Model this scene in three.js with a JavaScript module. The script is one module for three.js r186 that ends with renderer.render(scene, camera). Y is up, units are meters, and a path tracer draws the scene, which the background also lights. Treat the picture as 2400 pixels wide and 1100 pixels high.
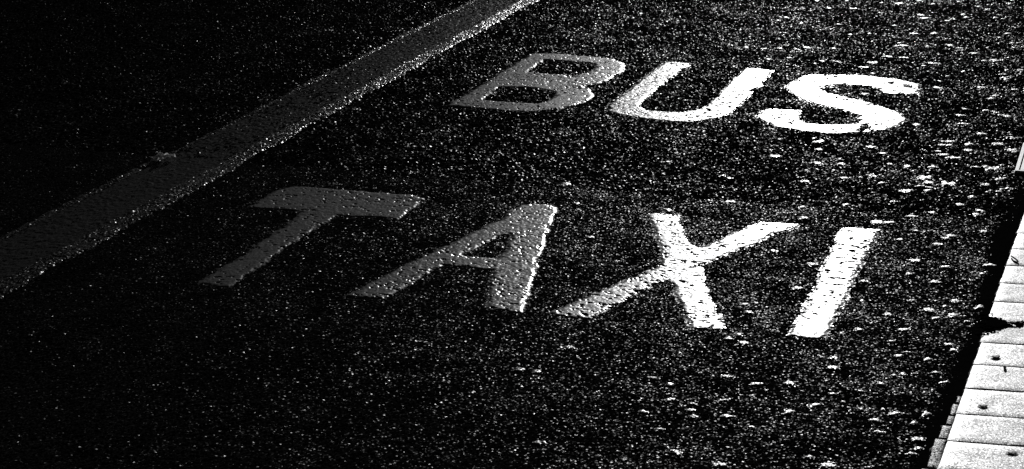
import * as THREE from 'three';
import { mergeGeometries } from 'three/addons/utils/BufferGeometryUtils.js';

// ------------------------------------------------------------------ camera
const scene = new THREE.Scene();
const PHOTO_W = 2400, PHOTO_H = 1100, FOCAL = 4800, PITCH = 0.27962, ROLL = 0.0011, YAW = 0.30165, EYE = 2.5;
const camera = new THREE.PerspectiveCamera(2 * Math.atan(PHOTO_H / 2 / FOCAL) * 180 / Math.PI, PHOTO_W / PHOTO_H, 0.1, 3000);
camera.position.set(0, EYE, 0);
camera.rotation.order = 'YXZ';
camera.rotation.set(-PITCH, YAW, ROLL);          // the road runs along -z, the lens points a little to its left
camera.updateMatrixWorld(true);

// ------------------------------------------------------------------ sun and sky (low sun ahead, clear pale sky; the picture is monochrome)
const SUN_AZ = 8.3 * Math.PI / 180 - YAW, SUN_EL = 8.5 * Math.PI / 180;   // azimuth to the right of the road's direction
const sunDir = new THREE.Vector3(Math.sin(SUN_AZ) * Math.cos(SUN_EL), Math.sin(SUN_EL), -Math.cos(SUN_AZ) * Math.cos(SUN_EL));
const sun = new THREE.DirectionalLight(new THREE.Color(1, 1, 1), 5);
sun.position.copy(sunDir).multiplyScalar(60).add(new THREE.Vector3(-2.5, 0, -9));
sun.target.position.set(-2.5, 0, -9);
sun.castShadow = true;
sun.shadow.mapSize.set(4096, 4096);
Object.assign(sun.shadow.camera, { left: -12, right: 12, top: 12, bottom: -12, near: 1, far: 140 });
sun.shadow.radius = 1;
scene.add(sun, sun.target);
{
  const w = 512, h = 256, d = new Float32Array(w * h * 4);
  for (let j = 0; j < h; j++) for (let i = 0; i < w; i++) {
    const el = ((j + 0.5) / h - 0.5) * Math.PI, az = ((i + 0.5) / w - 0.5) * 2 * Math.PI;
    const x = Math.cos(el) * Math.cos(az), y = Math.sin(el), z = Math.cos(el) * Math.sin(az);
    const c = Math.min(1, x * sunDir.x + y * sunDir.y + z * sunDir.z), ang = Math.acos(c);
    const up = Math.max(0, y);
    const v = 0.02 + 0.02 * Math.exp(-up / 0.22) + 0.2 * Math.exp(-ang / 0.1);   // clear air: paler at the horizon, a halo round the sun
    d.set([v, v, v, 1], (j * w + i) * 4);
  }
  const sky = new THREE.DataTexture(d, w, h, THREE.RGBAFormat, THREE.FloatType);
  sky.mapping = THREE.EquirectangularReflectionMapping; sky.magFilter = THREE.LinearFilter; sky.minFilter = THREE.LinearFilter;
  sky.needsUpdate = true;
  scene.background = sky; scene.environment = sky;
}
const renderer = new THREE.WebGLRenderer({ antialias: true });
renderer.setSize(1024, 469);
renderer.toneMapping = THREE.LinearToneMapping;
renderer.toneMappingExposure = 0.32;
renderer.shadowMap.enabled = true;

// ------------------------------------------------------------------ helpers
let seed = 7;
const rnd = () => { seed = (seed * 1664525 + 1013904223) >>> 0; return seed / 4294967296; };
const gauss = () => Math.sqrt(-2 * Math.log(rnd() + 1e-9)) * Math.cos(6.28318 * rnd());
function hash(ix, iy, s) { let h = Math.imul(ix, 374761393) ^ Math.imul(iy, 668265263) ^ Math.imul(s, 1442695041); h = Math.imul(h ^ (h >>> 13), 1274126177); return ((h ^ (h >>> 16)) >>> 0) / 4294967296; }
function noise(x, y, s = 0) {            // value noise, 0 to 1
  const ix = Math.floor(x), iy = Math.floor(y); let fx = x - ix, fy = y - iy;
  fx = fx * fx * (3 - 2 * fx); fy = fy * fy * (3 - 2 * fy);
  const a = hash(ix, iy, s), b = hash(ix + 1, iy, s), c = hash(ix, iy + 1, s), d = hash(ix + 1, iy + 1, s);
  return a + (b - a) * fx + (c - a) * fy + (a - b - c + d) * fx * fy;
}
const smooth = (a, b, x) => { const t = Math.min(1, Math.max(0, (x - a) / (b - a))); return t * t * (3 - 2 * t); };
const taken = {};
const numbered = n => { const k = taken[n] = (taken[n] ?? -1) + 1; return k ? `${n}_${String(k).padStart(3, '0')}` : n; };
function add(o, name, data, parent = scene) {
  o.name = parent === scene ? numbered(name) : name;
  if (data) o.userData = data;
  o.castShadow = o.receiveShadow = true;
  parent.add(o);
  return o;
}
// a pixel of the photograph to a point at height y
const tmp = new THREE.Vector3();
function at(px, py, y = 0) {
  tmp.set((px - PHOTO_W / 2) / FOCAL, -(py - PHOTO_H / 2) / FOCAL, -1).applyEuler(camera.rotation);
  const t = (y - EYE) / tmp.y;
  return new THREE.Vector2(tmp.x * t, tmp.z * t);       // x, z
}
// a relief sheet over a grid: height(x, z) in metres or null where there is nothing; cell(x, z) says which cells exist
function relief(x0, x1, z0, z1, dx, dz, height, inside) {
  const nx = Math.ceil((x1 - x0) / dx), nz = Math.ceil((z1 - z0) / dz);
  const id = new Int32Array((nx + 1) * (nz + 1)).fill(-1), H = new Float32Array((nx + 1) * (nz + 1));
  const on = new Uint8Array(nx * nz);
  for (let j = 0; j < nz; j++) for (let i = 0; i < nx; i++) on[j * nx + i] = inside(x0 + (i + 0.5) * dx, z0 + (j + 0.5) * dz) ? 1 : 0;
  let n = 0, cells = 0;
  const use = k => { if (id[k] < 0) id[k] = n++; };
  for (let j = 0; j < nz; j++) for (let i = 0; i < nx; i++) if (on[j * nx + i]) { cells++; const k = j * (nx + 1) + i; use(k); use(k + 1); use(k + nx + 1); use(k + nx + 2); }
  const P = new Float32Array(n * 3), N = new Float32Array(n * 3), U = new Float32Array(n * 2), I = new Uint32Array(cells * 6);
  for (let j = 0; j <= nz; j++) for (let i = 0; i <= nx; i++) { const k = j * (nx + 1) + i; if (id[k] >= 0) H[k] = height(x0 + i * dx, z0 + j * dz, i, j); }
  for (let j = 0; j <= nz; j++) for (let i = 0; i <= nx; i++) {
    const k = j * (nx + 1) + i, v = id[k]; if (v < 0) continue;
    const g = (a, b) => (a >= 0 && a <= nx && b >= 0 && b <= nz && id[b * (nx + 1) + a] >= 0) ? H[b * (nx + 1) + a] : H[k];
    let gx = (g(i - 1, j) - g(i + 1, j)) / (2 * dx), gz = (g(i, j - 1) - g(i, j + 1)) / (2 * dz);
    const l = Math.hypot(gx, 1, gz);
    P.set([x0 + i * dx, H[k], z0 + j * dz], v * 3); N.set([gx / l, 1 / l, gz / l], v * 3); U.set([x0 + i * dx, -(z0 + j * dz)], v * 2);
  }
  let o = 0;
  for (let j = 0; j < nz; j++) for (let i = 0; i < nx; i++) if (on[j * nx + i]) {
    const k = j * (nx + 1) + i, a = id[k], b = id[k + 1], c = id[k + nx + 1], d = id[k + nx + 2];
    if ((i + j) & 1) { I.set([a, c, b, b, c, d], o); } else { I.set([a, c, d, a, d, b], o); }
    o += 6;
  }
  const geo = new THREE.BufferGeometry();
  geo.setAttribute('position', new THREE.BufferAttribute(P, 3)); geo.setAttribute('normal', new THREE.BufferAttribute(N, 3)); geo.setAttribute('uv', new THREE.BufferAttribute(U, 2));
  geo.setIndex(new THREE.BufferAttribute(I, 1));
  return geo;
}
function grain(size, fn, colour) {       // square repeating texture from a function of (i, j)
  const d = new Uint8Array(size * size * 4);
  for (let j = 0; j < size; j++) for (let i = 0; i < size; i++) { const v = Math.max(0, Math.min(255, fn(i, j))); d.set([v, v, v, 255], (j * size + i) * 4); }
  const t = new THREE.DataTexture(d, size, size, THREE.RGBAFormat, THREE.UnsignedByteType);
  t.wrapS = t.wrapT = THREE.RepeatWrapping; t.magFilter = THREE.LinearFilter; t.minFilter = THREE.LinearMipmapLinearFilter; t.generateMipmaps = true;
  if (colour) t.colorSpace = THREE.SRGBColorSpace;
  t.needsUpdate = true;
  return t;
}
const grey = v => new THREE.Color().setRGB(v, v, v);
const wrapNoise = (i, j, n, size, s) => {           // value noise that repeats over size
  const x = i / size * n, y = j / size * n, ix = Math.floor(x), iy = Math.floor(y); let fx = x - ix, fy = y - iy;
  fx = fx * fx * (3 - 2 * fx); fy = fy * fy * (3 - 2 * fy);
  const a = hash(ix % n, iy % n, s), b = hash((ix + 1) % n, iy % n, s), c = hash(ix % n, (iy + 1) % n, s), d = hash((ix + 1) % n, (iy + 1) % n, s);
  return a + (b - a) * fx + (c - a) * fy + (a - b - c + d) * fx * fy;
};

// ------------------------------------------------------------------ materials
const FACET_TILT = 0.2;
const fineBump = grain(1024, (i, j) => 255 * (0.45 * hash(i, j, 5) + 0.35 * wrapNoise(i, j, 256, 1024, 6) + 0.2 * wrapNoise(i, j, 64, 1024, 8)));
fineBump.repeat.set(1 / 1.1, 1 / 1.1);
const graniteTone = grain(1024, (i, j) => 255 * Math.min(1, 0.62 + 0.3 * wrapNoise(i, j, 24, 1024, 11) + 0.25 * wrapNoise(i, j, 200, 1024, 12) - (hash(i >> 1, j >> 1, 13) > 0.9 ? 0.45 : 0)), true);
graniteTone.repeat.set(1 / 1.2, 1 / 1.2);
const graniteBump = grain(1024, (i, j) => 255 * (0.3 * hash(i >> 1, j >> 1, 14) + 0.35 * wrapNoise(i, j, 170, 1024, 15) + 0.35 * wrapNoise(i, j, 60, 1024, 16)));
graniteBump.repeat.set(1 / 1.2, 1 / 1.2);
// crushed stone: every few millimetres a facet of its own tilt, some glassy, most dull
const facets = (() => {
  const size = 2048, n = 1250, c = size / n, d = new Uint8Array(size * size * 4), e = new Uint8Array(size * size * 4);
  const sx = new Float32Array(n * n), sy = new Float32Array(n * n), tone = [];
  for (let k = 0; k < n * n; k++) {
    sx[k] = rnd(); sy[k] = rnd();
    const a = rnd() * 6.28318, t = Math.min(1.1, FACET_TILT * Math.sqrt(-2 * Math.log(rnd() + 1e-6))), s = Math.sin(t);
    const rich = wrapNoise(k % n, Math.floor(k / n), 48, n, 23) * 0.6 + wrapNoise(k % n, Math.floor(k / n), 130, n, 24) * 0.4;   // some patches show more bare stone
    tone.push([127.5 + 127.5 * s * Math.cos(a), 127.5 + 127.5 * s * Math.sin(a), 127.5 + 127.5 * Math.cos(t), 255 * rnd() ** (6 + 48 * (1 - rich) ** 1.5)]);
  }
  for (let j = 0; j < size; j++) for (let i = 0; i < size; i++) {
    const x = i / c, y = j / c, ix = Math.floor(x), iy = Math.floor(y); let best = 9, next = 9, id = 0;
    for (let v = -1; v <= 1; v++) for (let u = -1; u <= 1; u++) {
      const k = ((iy + v + n) % n) * n + (ix + u + n) % n, q = (ix + u + sx[k] - x) ** 2 + (iy + v + sy[k] - y) ** 2;
      if (q < best) { next = best; best = q; id = k; } else if (q < next) next = q;
    }
    const t = tone[id], o = (j * size + i) * 4, gap = next - best < 0.12 ? 0.15 : 1;            // bitumen between the stones
    d[o] = t[0]; d[o + 1] = t[1]; d[o + 2] = t[2]; d[o + 3] = 255;
    e[o] = e[o + 1] = e[o + 2] = e[o + 3] = t[3] * gap;
  }
  return [d, e].map(b => {
    const t = new THREE.DataTexture(b, size, size, THREE.RGBAFormat, THREE.UnsignedByteType);
    t.wrapS = t.wrapT = THREE.RepeatWrapping; t.magFilter = t.minFilter = THREE.NearestFilter; t.repeat.set(1 / 6.2, 1 / 6.2); t.needsUpdate = true;
    return t;
  });
})();
const kerbFacets = facets[0].clone(); kerbFacets.repeat.set(1 / 4.1, 1 / 4.1); kerbFacets.needsUpdate = true;
const graniteGloss = grain(1024, (i, j) => 255 * Math.max(0, Math.min(1, 2.1 - 1.7 * Math.max(0, 0.6 * wrapNoise(i, j, 22, 1024, 17) + 0.4 * wrapNoise(i, j, 70, 1024, 20) - 0.4) - 1.6 * Math.max(0, wrapNoise(i, j, 300, 1024, 18) - 0.6) - (hash(i >> 1, j >> 1, 19) > 0.86 ? 0.7 : 0))));
graniteGloss.repeat.set(1 / 1.2, 1 / 1.2);
const asphaltTone = grain(1024, (i, j) => 150 + 105 * (0.6 * hash(i >> 2, j >> 2, 9) + 0.4 * wrapNoise(i, j, 16, 1024, 10)), true);
asphaltTone.repeat.set(1 / 2.3, 1 / 2.3);
const M = {
  asphalt: new THREE.MeshPhysicalMaterial({ color: grey(0.024), map: asphaltTone, roughness: 0.38, normalMap: facets[0], specularIntensity: 0.12, specularIntensityMap: facets[1] }),
  paint: new THREE.MeshPhysicalMaterial({ color: grey(0.085), roughness: 0.32, normalMap: kerbFacets, normalScale: new THREE.Vector2(0.17, 0.17) }),
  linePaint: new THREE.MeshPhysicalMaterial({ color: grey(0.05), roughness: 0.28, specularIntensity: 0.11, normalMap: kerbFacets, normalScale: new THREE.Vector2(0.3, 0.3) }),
  grit: new THREE.MeshPhysicalMaterial({ color: grey(0.05), roughness: 0.3, normalMap: facets[0], normalScale: new THREE.Vector2(1.1, 1.1), specularIntensity: 0.14, specularIntensityMap: graniteGloss }),
  silt: new THREE.MeshPhysicalMaterial({ color: grey(0.012), roughness: 1, specularIntensity: 0 }),
  kerb: [[0.3, 0.48], [0.38, 0.44], [0.46, 0.42]].map(([v, rough]) => new THREE.MeshPhysicalMaterial({ color: grey(v), map: graniteTone, roughness: rough, ior: 1.9, normalMap: kerbFacets, normalScale: new THREE.Vector2(0.2, 0.2), specularIntensityMap: graniteGloss })),
  sett: new THREE.MeshPhysicalMaterial({ color: grey(0.2), map: graniteTone, roughness: 0.55, normalMap: kerbFacets, normalScale: new THREE.Vector2(0.6, 0.6), specularIntensityMap: graniteGloss }),
  pavement: new THREE.MeshPhysicalMaterial({ color: grey(0.25), map: graniteTone, roughness: 0.75, bumpMap: graniteBump, bumpScale: 0.001 }),
  metal: new THREE.MeshPhysicalMaterial({ color: grey(0.5), metalness: 0.8, roughness: 0.38, bumpMap: fineBump, bumpScale: 0.0004 }),
  paper: new THREE.MeshPhysicalMaterial({ color: grey(0.8), roughness: 1, transmission: 0.5, thickness: 0 }),
  twig: new THREE.MeshPhysicalMaterial({ color: grey(0.03), roughness: 0.9, specularIntensity: 0.2 }),
  darkGum: new THREE.MeshPhysicalMaterial({ color: grey(0.12), roughness: 0.6, specularIntensity: 0.9, normalMap: facets[0], normalScale: new THREE.Vector2(0.6, 0.6) }),
  gum: new THREE.MeshPhysicalMaterial({ color: grey(0.2), roughness: 0.38, specularIntensity: 0.6, normalMap: facets[0], normalScale: new THREE.Vector2(0.5, 0.5) }),
};

// ------------------------------------------------------------------ ground and road
const KERB_H = 0.13;
const KERB_FALL = 0.05;                                       // the kerb stones fall a little towards the road
const kerbTop = (x, z) => KERB_H + (x - kerbX(-z) - 0.23) * KERB_FALL;
const kerbX = depth => -0.473 + (depth - 5.85) * 0.0165;      // road side of the kerb stones
const KERB_X = -0.43, KERB_END = 9.3;
{
  const g = new THREE.PlaneGeometry(1600, 1600); g.rotateX(-Math.PI / 2);
  const uv = g.attributes.uv; for (let i = 0; i < uv.count; i++) uv.setXY(i, g.attributes.position.getX(i), -g.attributes.position.getZ(i));
  add(new THREE.Mesh(g, M.asphalt), 'ground', { kind: 'structure', label: 'dark asphalt ground around the road', category: 'ground' }).position.y = -0.008;
}
// what the camera sees of the ground, widened by a step on every side
const corners = [at(0, 0), at(2400, 0), at(2400, 1100), at(0, 1100)];
const MARGIN = 0.7;
function inView(x, z) {
  for (let k = 0; k < 4; k++) {
    const a = corners[k], b = corners[(k + 1) % 4], l = Math.hypot(b.x - a.x, b.y - a.y);
    if (((b.x - a.x) * (z - a.y) - (b.y - a.y) * (x - a.x)) / l < -MARGIN) return false;
  }
  return true;
}
{
  const split = -9.2;
  const cellH = (i, j, s) => hash(i, j, s);
  const rough = (amp, s) => (x, z, i, j) => {
    const patch = 0.75 + 0.5 * noise(x * 5, z * 5, 21);
    const r = cellH(i, j, s);
    return amp * patch * (r * r * 1.6 - 0.5) + 0.0012 * (noise(x * 45, z * 45, 22) - 0.5) - 0.001;
  };
  const xr = KERB_X + 0.02;
  const near = relief(-6.5, xr, split, -4.2, 0.006, 0.008, rough(0.0018, 31), inView);
  const far = relief(-9.6, xr + 1.2, -17, split, 0.0085, 0.013, rough(0.0048, 33), inView);
  for (let i = 0, u = far.attributes.uv; i < u.count; i++) u.setXY(i, u.getX(i) * 0.7, u.getY(i) * 0.7);       // coarser chippings further up the lane
  add(new THREE.Mesh(mergeGeometries([near, far]), M.asphalt), 'road', { kind: 'structure', label: 'rough black asphalt road surface with coarse stone chips', category: 'road' });
  console.log('road triangles', (near.index.count + far.index.count) / 3);
}

// ------------------------------------------------------------------ painted letters, traced from the photograph onto the road
const trace = (ox, oy, k, list) => list.map(([x, y]) => at(ox + x / k, oy + y / k, 0.003));
const LETTERS = [
  { name: 'B', wear: 0.3, label: 'worn white painted letter B on the road, first letter of the word BUS', pit: 0.7, k: [1000, 80, 4.584], out: [[1140, 205], [1300, 203], [1480, 215], [1650, 232], [1830, 243], [1960, 258], [2060, 285], [2120, 310], [2137, 345], [2110, 390], [2050, 430], [1960, 485], [1850, 520], [1750, 540], [1680, 552], [1760, 590], [1800, 640], [1770, 680], [1690, 720], [1560, 765], [1400, 800], [1200, 825], [1020, 828], [800, 812], [560, 790], [400, 775], [210, 762], [330, 690], [480, 600], [650, 500], [800, 400], [930, 330], [1050, 255], [1100, 220]],
    holes: [[[1270, 272], [1400, 275], [1520, 285], [1650, 300], [1760, 300], [1815, 325], [1815, 350], [1780, 385], [1700, 415], [1600, 438], [1480, 432], [1300, 425], [1150, 412], [1085, 400], [1130, 360], [1200, 310]], [[780, 562], [900, 560], [1050, 563], [1200, 580], [1350, 605], [1390, 625], [1370, 665], [1300, 710], [1180, 740], [1080, 740], [900, 728], [700, 715], [600, 705], [620, 680], [690, 630]]] },
  { name: 'U', wear: 0.55, label: 'white painted letter U on the road, middle letter of the word BUS', pit: 1, k: [1380, 120, 5.333], out: [[950, 125], [1100, 135], [1300, 150], [1240, 180], [1130, 250], [1040, 320], [960, 380], [850, 470], [740, 560], [650, 640], [625, 680], [640, 700], [720, 730], [900, 748], [1100, 758], [1280, 745], [1400, 715], [1470, 680], [1540, 610], [1640, 520], [1720, 430], [1820, 330], [1900, 260], [1975, 205], [2100, 210], [2315, 235], [2280, 270], [2220, 340], [2150, 400], [2170, 435], [2070, 460], [2040, 510], [1960, 600], [1870, 690], [1790, 755], [1700, 800], [1580, 835], [1400, 865], [1240, 880], [1060, 875], [850, 855], [640, 830], [450, 800], [300, 760], [195, 735], [260, 715], [220, 690], [290, 630], [400, 550], [480, 500], [530, 460], [640, 360], [760, 270], [860, 190]], holes: [] },
  { name: 'S', wear: 0.5, label: 'bright white painted letter S on the road, chipped, last letter of BUS', pit: 0.6, k: [1700, 130, 4.8], out: [[690, 360], [720, 310], [790, 260], [880, 230], [1000, 212], [1150, 212], [1350, 212], [1550, 222], [1750, 240], [1900, 258], [2020, 285], [2120, 305], [2195, 325], [2190, 365], [2170, 395], [2190, 430], [2080, 440], [1950, 432], [1850, 428], [1760, 418], [1755, 385], [1740, 368], [1650, 348], [1500, 328], [1350, 320], [1200, 322], [1110, 345], [1085, 370], [1110, 400], [1200, 428], [1350, 460], [1500, 490], [1650, 530], [1780, 575], [1850, 605], [1930, 620], [1990, 655], [2035, 690], [2040, 720], [2010, 755], [1940, 785], [1850, 810], [1770, 845], [1700, 848], [1640, 852], [1500, 868], [1300, 880], [1150, 875], [1000, 858], [850, 845], [700, 820], [580, 795], [480, 750], [400, 720], [360, 695], [380, 650], [430, 605], [540, 595], [700, 605], [830, 617], [850, 640], [820, 690], [870, 735], [960, 760], [1100, 772], [1280, 770], [1400, 765], [1500, 765], [1540, 720], [1535, 690], [1500, 660], [1430, 640], [1330, 605], [1200, 580], [1060, 550], [930, 505], [800, 455], [720, 410]],
    holes: [[[1525, 770], [1590, 768], [1645, 790], [1640, 815], [1600, 845], [1530, 850], [1470, 842], [1530, 812]], [[2000, 345], [2060, 320], [2130, 338], [2125, 360], [2060, 358]], [[1855, 310], [1905, 298], [1890, 322]]] },
  { name: 'T', wear: 0.35, label: 'dull grey painted letter T on the road, first letter of the word TAXI', pit: 1.3, k: [440, 400, 3.667], out: [[860, 135], [1000, 135], [1200, 150], [1450, 170], [1700, 190], [1960, 208], [2030, 243], [1960, 300], [1880, 355], [1800, 410], [1700, 402], [1500, 395], [1280, 378], [1200, 430], [1110, 480], [1010, 545], [900, 620], [800, 685], [700, 760], [600, 830], [500, 890], [430, 945], [355, 995], [230, 985], [85, 970], [150, 920], [280, 830], [400, 770], [520, 690], [630, 600], [740, 525], [820, 480], [900, 420], [970, 360], [960, 348], [850, 335], [640, 325], [520, 310], [620, 250], [730, 185]], holes: [] },
  { name: 'A', wear: 0.4, label: 'bumpy grey painted letter A on the road, second letter of the word TAXI', pit: 1.7, k: [800, 440, 3.437], out: [[1460, 135], [1530, 125], [1640, 135], [1740, 145], [1725, 200], [1690, 290], [1650, 320], [1670, 350], [1650, 400], [1610, 520], [1560, 600], [1580, 610], [1545, 720], [1510, 860], [1480, 950], [1455, 1000], [1340, 990], [1165, 975], [1185, 860], [1215, 690], [1225, 660], [1100, 645], [960, 630], [820, 622], [720, 670], [620, 730], [520, 785], [420, 835], [330, 885], [180, 880], [25, 868], [150, 800], [270, 740], [400, 675], [520, 615], [640, 560], [740, 500], [850, 460], [950, 405], [1080, 340], [1180, 290], [1290, 255], [1300, 220], [1380, 170]], holes: [[[1370, 365], [1350, 430], [1310, 520], [1260, 565], [1150, 560], [1000, 545], [970, 535], [1050, 495], [1150, 440], [1250, 395]]] },
  { name: 'X', wear: 0.45, label: 'pale crossed painted letter X on the road, third letter of the word TAXI', pit: 0.85, k: [1280, 470, 2.927], out: [[690, 80], [800, 88], [910, 98], [915, 150], [945, 220], [985, 300], [1040, 318], [1100, 315], [1200, 265], [1300, 215], [1400, 175], [1490, 143], [1600, 148], [1745, 160], [1690, 195], [1570, 220], [1500, 260], [1400, 310], [1280, 350], [1180, 395], [1065, 440], [1080, 520], [1110, 620], [1150, 700], [1190, 790], [1225, 880], [1150, 890], [1060, 880], [985, 870], [965, 830], [930, 750], [895, 650], [865, 570], [820, 548], [740, 580], [640, 620], [520, 690], [420, 740], [330, 790], [270, 805], [170, 800], [60, 785], [20, 765], [100, 735], [200, 690], [320, 640], [420, 595], [540, 550], [680, 490], [800, 425], [800, 370], [770, 280], [740, 190], [710, 130]], holes: [] },
  { name: 'I', wear: 0.6, label: 'bright white painted letter I on the road, last letter of the word TAXI', pit: 0.8, k: [1280, 470, 2.927], out: [[2050, 182], [2150, 185], [2295, 200], [2270, 260], [2200, 370], [2150, 480], [2110, 545], [2080, 630], [2030, 720], [1970, 830], [1950, 880], [1920, 940], [1830, 950], [1740, 940], [1650, 920], [1690, 870], [1740, 790], [1780, 690], [1830, 600], [1890, 480], [1930, 380], [1980, 280], [2020, 220]], holes: [] },
];
function signedDistance(loops, x, z) {         // inside positive
  let best = 1e9, inn = false;
  for (const L of loops) for (let k = 0, m = L.length - 1; k < L.length; m = k++) {
    const ax = L[m].x, az = L[m].y, bx = L[k].x - ax, bz = L[k].y - az, t = Math.max(0, Math.min(1, ((x - ax) * bx + (z - az) * bz) / (bx * bx + bz * bz)));
    const d = (ax + bx * t - x) ** 2 + (az + bz * t - z) ** 2; if (d < best) best = d;
    if ((L[k].y > z) !== (az > z) && x < bx * (z - az) / (L[k].y - az) + ax) inn = !inn;
  }
  return (inn ? 1 : -1) * Math.sqrt(best);
}
LETTERS.forEach((L, n) => {
  const loops = [trace(...L.k, L.out), ...L.holes.map(h => trace(...L.k, h))];
  let x0 = 1e9, x1 = -1e9, z0 = 1e9, z1 = -1e9;
  for (const p of loops[0]) { x0 = Math.min(x0, p.x); x1 = Math.max(x1, p.x); z0 = Math.min(z0, p.y); z1 = Math.max(z1, p.y); }
  const ragged = (x, z) => 0.010 * (noise(x * 100, z * 70, 40 + n) - 0.5) + (n === 2 ? 0.03 : 0.018) * (noise(x * 24, z * 18, 50 + n) - 0.5);
  const height = (x, z) => {
    const s = signedDistance(loops, x, z) + ragged(x, z);
    const body = 0.0034 * smooth(-0.004, 0.011 + 0.012 * noise(x * 30, z * 30, 75 + n), s);
    const lumps = noise(x * 44, z * 34, 60 + n), small = noise(x * 110, z * 90, 61 + n);
    const wear = 0.007 * smooth(0.70, 0.78, 0.65 * noise(x * 48, z * 56, 62 + n) + 0.35 * noise(x * 130, z * 130, 63 + n) + 0.14 * (noise(x * 3.1, z * 2.3, 70 + n) - 0.5));      // pits where tyres have pulled chips out
    return -0.0012 + body + smooth(0, 0.012, s) * L.pit * (0.0007 * (lumps - 0.5) + 0.0009 * (small - 0.5)) - L.wear * wear;
  };
  const geo = relief(x0 - 0.02, x1 + 0.02, z0 - 0.02, z1 + 0.02, 0.0042, 0.0055, height, (x, z) => signedDistance(loops, x, z) + ragged(x, z) > -0.006);
  add(new THREE.Mesh(geo, M.paint), 'painted_letter', { label: L.label, category: 'road marking', group: 'letters painted on the road' });
});

// ------------------------------------------------------------------ lane edge line
{
  const L = -4.73, R = -4.265;
  const edge = (z, s) => 0.03 * (noise(z * 3, 1, s) - 0.5) + 0.018 * (noise(z * 30, 5, s) - 0.5);
  const line = add(new THREE.Group(), 'lane_line', { label: 'wide dull lane line with gritty edges along the bus lane', category: 'road marking' });
  const body = (x, z) => -0.0015 + 0.004 * smooth(-0.004, 0.012, Math.min(x - (L + edge(z, 80)), R + edge(z, 81) - x)) + 0.0006 * (noise(x * 30, z * 50, 84) - 0.5);
  const strip = relief(L - 0.04, R + 0.04, -17.5, -4.8, 0.0065, 0.0105, (x, z) => body(x, z) - 0.0026 * smooth(0.3, 0.55, 0.4 * noise(x * 60, z * 90, 85) + 0.4 * noise(x * 130, z * 105, 87) + 0.2 * noise(x * 6, z * 3, 88) + 0.1 * Math.abs(x - (L + R) / 2) / (R - L)), (x, z) => x > L + edge(z, 80) - 0.006 && x < R + edge(z, 81) + 0.006);
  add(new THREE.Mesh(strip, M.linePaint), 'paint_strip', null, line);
  // loose bright grit that stuck to both edges while the paint was soft
  const side = (a, b, s) => relief(a, b, -17.5, -4.8, 0.006, 0.009, (x, z, i, j) => body(x, z) - 0.001 + 0.0042 * (hash(i, j, s) ** 2 - 0.2) * smooth(0, 0.3, noise(x * 16, z * 10, s + 1) - 0.15), (x, z) => x > L + edge(z, 80) - 0.004 && x < R + edge(z, 81) + 0.004 && noise(x * 90, z * 70, s + 2) > 0.25);
  add(new THREE.Mesh(side(R - 0.11, R + 0.03, 86), M.grit), 'gritty_edge', null, line);
  add(new THREE.Mesh(side(L - 0.03, L + 0.045, 96), M.grit), 'gritty_edge', null, line);
}

// ------------------------------------------------------------------ kerb of short stones, small edging setts beside it, pavement behind
function stone(w, d, h, n, rag, s) {      // a worn block: origin at the middle of its foot, x across, z along
  const nx = Math.max(4, Math.round(w / 0.022)), nz = Math.max(4, Math.round(d / 0.022)), P = [], U = [], I = [];
  for (let j = -1; j <= nz + 1; j++) for (let i = -1; i <= nx + 1; i++) {
    const ci = Math.min(nx, Math.max(0, i)), cj = Math.min(nz, Math.max(0, j)), rim = i < 0 || j < 0 || i > nx || j > nz;
    const border = Math.min(ci, nx - ci, cj, nz - cj);
    let x = (ci / nx - 0.5) * w, z = (cj / nz - 0.5) * d;
    if (ci === 0) x += rag * (noise(z * 60 + s * 9, s, 90) - 0.35) * 2;
    if (ci === 1) x = -w / 2 + 0.006; if (ci === nx - 1) x = w / 2 - 0.006; if (cj === 1) z = -d / 2 + 0.005; if (cj === nz - 1) z = d / 2 - 0.005;
    const y = rim ? 0 : h + 0.0015 * (noise(x * 18 + s * 7, z * 18, 91) - 0.5) - (border === 0 ? 0.002 + 0.003 * noise(x * 60, z * 60 + s, 92) : 0);
    P.push(x, y, z); U.push(x + s * 0.37, z + s * 0.61);
  }
  const W = nx + 3;
  for (let j = 0; j < nz + 2; j++) for (let i = 0; i < nx + 2; i++) { const a = j * W + i; I.push(a, a + W, a + 1, a + 1, a + W, a + W + 1); }
  const g = new THREE.BufferGeometry();
  g.setAttribute('position', new THREE.Float32BufferAttribute(P, 3)); g.setAttribute('uv', new THREE.Float32BufferAttribute(U, 2)); g.setIndex(I); g.computeVertexNormals();
  return g;
}
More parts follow.
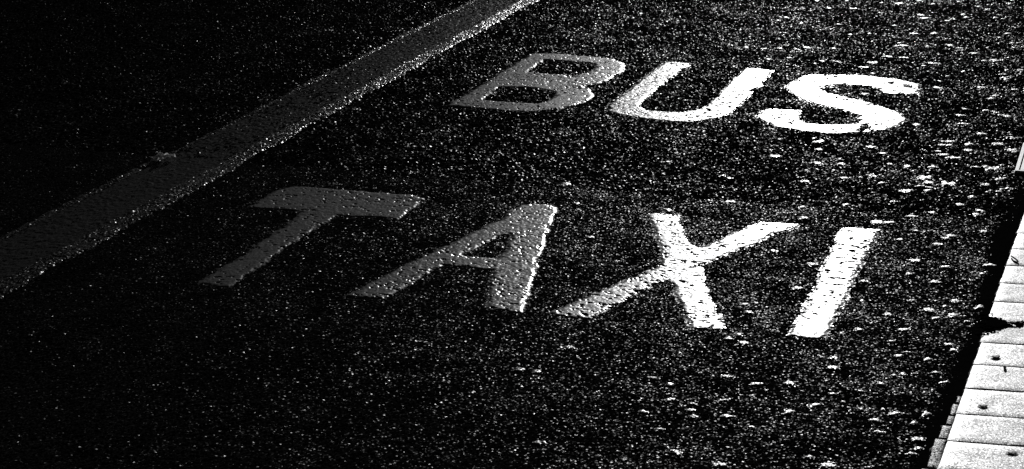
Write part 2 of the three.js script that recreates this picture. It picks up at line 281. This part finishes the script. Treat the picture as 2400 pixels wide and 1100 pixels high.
{
  const kerb = add(new THREE.Group(), 'kerb', { label: 'pale granite kerb of short stones edging the road', category: 'kerb' });
  const W = 0.46, step = 0.2485;
  let k = 0;
  for (let d = 5.10; d < KERB_END; d += step, k++) {
    const m = add(new THREE.Mesh(stone(W, step - 0.003, KERB_H + 0.001 * (rnd() - 0.5), 0, 0.005, k), M.kerb[(d > 6.95 && d < 8.1) ? (k % 2) : 1 + (k % 2)]), 'kerb_stone', null, kerb);
    m.position.set(kerbX(d) + W / 2 + 0.004 * (rnd() - 0.5), 0, -(d + step / 2)); m.rotation.y = -0.0165 - 0.012 + 0.008 * (rnd() - 0.5); m.rotation.z = KERB_FALL + 0.008 * (rnd() - 0.5);
  }
  const r = 0.7, cx = kerbX(KERB_END) + r;                      // the kerb turns away from the road beyond the last straight stone
  for (let q = 0; q < 4; q++) {
    const a = (q + 0.5) * Math.PI / 8, len = 0.27;
    const m = add(new THREE.Mesh(stone(W, len, KERB_H, 0, 0.005, 40 + q), M.kerb[1]), 'kerb_stone', null, kerb);
    m.position.set(cx - (r - W / 2) * Math.cos(a), 0, -(KERB_END + 0.06 + (r - W / 2) * Math.sin(a))); m.rotation.y = -a;
  }
  for (const [d, len, w] of [[5.3, 0.3, 0.07], [5.61, 0.29, 0.062], [5.91, 0.25, 0.052], [6.165, 0.12, 0.046], [6.29, 0.085, 0.036], [6.38, 0.11, 0.034], [6.5, 0.07, 0.026]]) {
    const m = add(new THREE.Mesh(stone(w * 0.8, len - 0.004, KERB_H - 0.03, 0, 0.009, 60 + d), M.sett), 'edging_sett', null, kerb);
    m.position.set(kerbX(d) - w * 0.4 - 0.006, 0, -(d + len / 2));
  }
  const p = new THREE.BoxGeometry(9, KERB_H - 0.005, 5.5 + KERB_END); 
  const uv = p.attributes.uv, pp = p.attributes.position; for (let i = 0; i < uv.count; i++) uv.setXY(i, pp.getX(i) + pp.getY(i), pp.getZ(i));
  add(new THREE.Mesh(p, M.pavement), 'pavement', { kind: 'structure', label: 'stone pavement behind the kerb', category: 'pavement' }).position.set(0.04 + 4.5, (KERB_H - 0.005) / 2 - 0.004, -(KERB_END - 5.5) / 2);
}
// silt lying in the gutter; the chips of the road poke through where it thins out
{
  const geo = relief(-0.84, -0.36, -10.6, -5.0, 0.007, 0.009, (x, z) => {
    const t = kerbX(-z) - x + 0.03 * (noise(z * 9, x * 9, 101) - 0.5) + 0.06 * (noise(z * 1.7, 3, 102) - 0.5);
    return -0.0045 + 0.0075 * smooth(0.19, 0.02, t) + 0.0012 * (noise(x * 60, z * 60, 103) - 0.5);
  }, (x, z) => kerbX(-z) - x < 0.36 && (x < kerbX(-z) + 0.03 || -z > KERB_END) && x < -0.3);
  add(new THREE.Mesh(geo, M.silt), 'gutter_silt', { kind: 'stuff', label: 'black silt lying in the gutter along the kerb', category: 'silt' });
}
// ------------------------------------------------------------------ drain cover at the road's edge
{
  const a = at(2380, 400, 0.012), W = 0.45, D = 0.62, t = 0.013;
  const g = add(new THREE.Group(), 'drain_cover', { label: 'pale metal drain cover with a narrow frame, set in the road by the kerb', category: 'drain cover' });
  g.position.set(a.x + W / 2, 0, a.y - D / 2);
  const ring = new THREE.Shape([[-W / 2, -D / 2], [W / 2, -D / 2], [W / 2, D / 2], [-W / 2, D / 2]].map(p => new THREE.Vector2(...p)));
  const i = 0.016, hole = new THREE.Path([[-W / 2 + i, -D / 2 + i], [-W / 2 + i, D / 2 - i], [W / 2 - i, D / 2 - i], [W / 2 - i, -D / 2 + i]].map(p => new THREE.Vector2(...p)));
  ring.holes.push(hole);
  const up = geo => { geo.rotateX(-Math.PI / 2); return geo; };
  add(new THREE.Mesh(up(new THREE.ExtrudeGeometry(ring, { depth: t - 0.002, bevelEnabled: true, bevelThickness: 0.002, bevelSize: 0.0015, bevelSegments: 2 })), M.metal), 'frame', null, g);
  const j = i + 0.0085, lid = new THREE.Shape([[-W / 2 + j, -D / 2 + j], [W / 2 - j, -D / 2 + j], [W / 2 - j, D / 2 - j], [-W / 2 + j, D / 2 - j]].map(p => new THREE.Vector2(...p)));
  add(new THREE.Mesh(up(new THREE.ExtrudeGeometry(lid, { depth: t - 0.003, bevelEnabled: true, bevelThickness: 0.002, bevelSize: 0.0015, bevelSegments: 2 })), M.metal), 'lid', null, g);
}
// ------------------------------------------------------------------ flattened chewing gum trodden onto the road
const gums = [];
const spots = (ox, oy, k, list) => { for (const [x, y, r = 1] of list) gums.push([ox + x / k, oy + y / k, r]); };
spots(1800, 0, 2, [[845, 97], [735, 85, 1.2], [785, 155], [855, 212], [180, 223], [605, 215], [495, 293, 1.3], [775, 296], [565, 265], [640, 270], [220, 298, 0.7], [1065, 283, 1.4], [1180, 328], [1000, 410], [800, 412], [455, 440], [970, 250], [1120, 370], [905, 540], [1135, 545, 1.6], [920, 580], [1000, 627], [1150, 645, 1.4], [700, 585, 0.8], [845, 663], [820, 680], [945, 675], [1075, 675, 1.2], [945, 705], [820, 725], [870, 740], [1150, 705, 1.3], [580, 770, 0.7], [655, 780, 0.7], [775, 782, 0.9], [1050, 790, 1.7], [735, 832, 1.6], [760, 857], [845, 862, 1.4], [1090, 838], [490, 825, 1.1], [235, 765, 0.8], [170, 850, 0.7], [35, 732], [240, 662, 0.9], [485, 690, 0.9], [645, 895], [590, 945, 0.8], [770, 997, 1.1], [980, 1005, 1.2], [900, 960], [685, 1015, 0.8], [510, 1043, 1.5], [400, 40], [615, 15], [1135, 15], [990, 30], [720, 70]]);
spots(2050, 330, 2.557, [[345, 432, 1.2], [230, 452], [610, 443, 1.2], [640, 420], [240, 717, 1.2], [430, 755], [360, 846], [380, 620], [430, 585], [460, 570], [330, 1015, 1.6], [470, 1047, 1.1], [155, 590, 0.7], [80, 490], [515, 380, 0.8], [185, 300], [590, 335], [660, 543, 0.7], [495, 960], [690, 745], [630, 995]]);
spots(2050, 700, 2.75, [[350, 72, 1.5], [510, 105], [195, 200, 1.2], [490, 295, 1.1], [520, 332, 0.8], [155, 370], [185, 490, 1.1], [130, 743, 1.4], [330, 742, 1.1], [10, 785], [275, 905, 1.5], [290, 970], [235, 1000, 0.8], [255, 803, 0.7], [455, 540, 0.8], [45, 550, 0.8], [95, 105], [345, 390, 0.9]]);
spots(1200, 800, 3, [[400, 42], [55, 198, 1.1], [175, 212], [990, 256, 0.8], [1115, 300, 0.8], [1500, 250, 1.1], [1725, 298, 0.9], [1965, 297, 1.3], [1625, 10, 1.1], [2270, 115, 1.4], [2265, 187, 1.3], [2130, 450, 1.3], [1950, 495, 1.3], [1475, 415, 0.9], [1270, 440, 0.7], [1110, 410, 0.7], [1250, 485, 0.7], [925, 495, 0.7], [1270, 530, 0.8], [1505, 525, 0.9], [1685, 605, 0.9], [1040, 620, 0.8], [195, 712, 1.1], [1160, 785, 1.2], [1455, 868, 1.3], [2225, 870, 1.5], [2255, 370, 0.8]]);
spots(1280, 470, 2.927, [[1265, 8], [840, 65], [1760, 120], [2275, 150, 1.3], [2360, 150], [2180, 555], [1720, 605], [1390, 765, 1.2], [1360, 710], [1830, 438], [2170, 690, 0.8], [2150, 885, 1.2], [1255, 945, 0.9], [1345, 975, 1.2], [1560, 345, 0.8], [170, 1005, 1], [2360, 780, 0.9], [2030, 910, 0.8], [300, 250, 0.8], [210, 20, 0.8]]);
const traced = gums.length;
while (gums.length < 280) {                // many more towards the kerb, where people step off
  const x = 900 + 1490 * Math.sqrt(Math.sqrt(rnd())), y = 1100 * rnd() ** 1.7; if (y > 520 && rnd() < 0.6) continue; if (x > 2390 - (y > 400 ? (y - 400) * 0.3 : 0)) continue;
  gums.push([x, y, 0.35 + 0.45 * rnd()]);
}
const letterLoops = LETTERS.map(L => trace(...L.k, L.out));
gums.forEach(([px, py, r], k) => {
  const p = at(px, py, 0.001);
  if (k >= traced && letterLoops.some(l => signedDistance([l], p.x, p.y) > -0.03)) return;
  const R = (py > 700 ? 0.013 : py > 450 ? 0.017 : 0.025) * r + 0.005, long = 0.75 + 0.6 * rnd(), turn = rnd() * 3.14, holes = 0.28 + 0.35 * rnd();
  const inside = (x, z) => {
    const u = (x * Math.cos(turn) + z * Math.sin(turn)) / long, v = (z * Math.cos(turn) - x * Math.sin(turn)) * long, a = Math.atan2(v, u);
    const s = R * (0.55 + 0.8 * noise(3 + 2 * Math.cos(a), 3 + 2 * Math.sin(a), 300 + k)) - Math.hypot(u, v);
    return s + 0.4 * R * (noise(x * 150, z * 110, 700 + k) - 0.5) - (noise(x * 110, z * 80, 1100 + k) < holes ? 0.35 * R : 0);
  };
  const m = new THREE.Mesh(relief(-R * 1.6, R * 1.6, -R * 1.6, R * 1.6, 0.0042, 0.0048, (x, z) => -0.001 + 0.0026 * smooth(-0.004, 0.004, inside(x, z)) + 0.0012 * (noise(x * 90, z * 90, 1500 + k) - 0.5), (x, z) => inside(x, z) > -0.002), M.gum);
  if (!m.geometry.index.count) return;
  m.position.set(p.x, 0.0006, p.y);
  let nearest = -1, gap = 0.22;
  letterLoops.forEach((l, q) => { const g = Math.abs(signedDistance([l], p.x, p.y)); if (g < gap) { gap = g; nearest = q; } });
  const size = r >= 1.2 ? 'large' : r >= 0.8 ? 'medium' : 'small';
  const where = kerbX(-p.y) - p.x < 0.3 ? 'at the edge of the gutter silt' : nearest >= 0 ? `beside the painted letter ${LETTERS[nearest].name}` : kerbX(-p.y) - p.x < 0.75 ? 'on the strip of road near the kerb' : p.y < at(1500, 330).y ? 'on open road around the word BUS' : 'on open road around the word TAXI';
  const label = `${size} flattened pale gum spot ${where}`;
  add(m, 'gum_spot', { label, category: 'gum spot', group: label.replace('spot', 'spots') });
});
// dark spots on the kerb stones, a pebble, a twig, and dirt washed over one joint
[[2335, 832, 0.016, 'dark gum spot on the kerb stone above the pebble'], [2305, 947, 0.015, 'dark gum spot at the road end of a pale kerb stone'], [2372, 1062, 0.016, 'dark gum spot on the kerb stone beside the edging setts']].forEach(([px, py, r, label], k) => {
  const p = at(px, py, KERB_H), oval = (x, z) => r * (0.8 + 0.4 * noise(4 + x * 60, 4 + z * 60, 500 + k)) - Math.hypot(x, z);
  const m = new THREE.Mesh(relief(-1.3 * r, 1.3 * r, -1.3 * r, 1.3 * r, 0.003, 0.0035, (x, z) => -0.0005 + 0.0018 * smooth(-0.002, 0.006, oval(x, z)), (x, z) => oval(x, z) > -0.002), M.darkGum);
  m.position.set(p.x, kerbTop(p.x, p.y) + 0.0022, p.y); m.rotation.z = KERB_FALL; add(m, 'dark_gum_spot', { label, category: 'gum spot' });
});
{
  const p = at(2356, 861, KERB_H), g = new THREE.IcosahedronGeometry(0.0055, 1), q = g.attributes.position;
  for (let i = 0; i < q.count; i++) { const f = 0.8 + 0.4 * hash(Math.round(q.getX(i) * 4000), Math.round(q.getZ(i) * 4000), 120); q.setXYZ(i, q.getX(i) * f, q.getY(i) * 0.7, q.getZ(i) * f); }
  g.computeVertexNormals();
  add(new THREE.Mesh(g, M.twig), 'pebble', { label: 'small dark pebble lying on a pale kerb stone', category: 'pebble' }).position.set(p.x, kerbTop(p.x, p.y) + 0.004, p.y);
  const a = at(2371, 597, KERB_H), b = at(2387, 610, KERB_H), c = new THREE.CatmullRomCurve3([[a.x, 0, a.y], [(a.x * 2 + b.x) / 3, 0.002, (a.y * 2 + b.y) / 3 + 0.004], [(a.x + b.x * 2) / 3, 0.001, (a.y + b.y * 2) / 3 - 0.003], [b.x, 0, b.y]].map(v => new THREE.Vector3(...v)));
  add(new THREE.Mesh(new THREE.TubeGeometry(c, 12, 0.0032, 6), M.twig), 'twig', { label: 'thin dark twig lying across a kerb stone', category: 'twig' }).position.y = kerbTop(b.x, b.y) + 0.004;
  const loop = [[2304, 728], [2322, 733], [2338, 742], [2362, 753], [2402, 750], [2402, 760], [2370, 760], [2345, 764], [2318, 771], [2298, 778]].map(v => at(v[0], v[1], KERB_H));
  let x0 = 9, x1 = -9, z0 = 9, z1 = -99; for (const v of loop) { x0 = Math.min(x0, v.x); x1 = Math.max(x1, v.x); z0 = Math.min(z0, v.y); z1 = Math.max(z1, v.y); }
  const f = (x, z) => signedDistance([loop], x, z) + 0.05 * (noise(x * 36, z * 90, 130) - 0.5) + 0.025 * (noise(x * 140, z * 160, 131) - 0.5);
  add(new THREE.Mesh(relief(x0 - 0.01, x1, z0 - 0.03, z1 + 0.03, 0.0045, 0.005, (x, z) => kerbTop(x, z) + 0.001 + 0.004 * smooth(0, 0.012, f(x, z)), (x, z) => f(x, z) > 0), M.silt), 'dirt_patch', { kind: 'stuff', label: 'dark dirt washed over a joint between two kerb stones', category: 'dirt' });
}
// scrap of paper on the lane line
{
  const p = at(381, 373, 0.006), g = new THREE.PlaneGeometry(0.085, 0.11, 7, 9), q = g.attributes.position; g.rotateX(-Math.PI / 2);
  for (let i = 0; i < q.count; i++) q.setXYZ(i, q.getX(i) * (0.75 + 0.5 * hash(i, 1, 140)), 0.004 + 0.022 * hash(i, 2, 140), q.getZ(i) * (0.75 + 0.5 * hash(i, 3, 140)));
  const flat = g.toNonIndexed(); flat.computeVertexNormals();
  const m = add(new THREE.Mesh(flat, M.paper), 'paper_scrap', { label: 'small crumpled pale paper scrap on the edge of the lane line', category: 'litter' });
  m.material.side = THREE.DoubleSide; m.position.set(p.x, 0.003, p.y);
}
renderer.render(scene, camera);
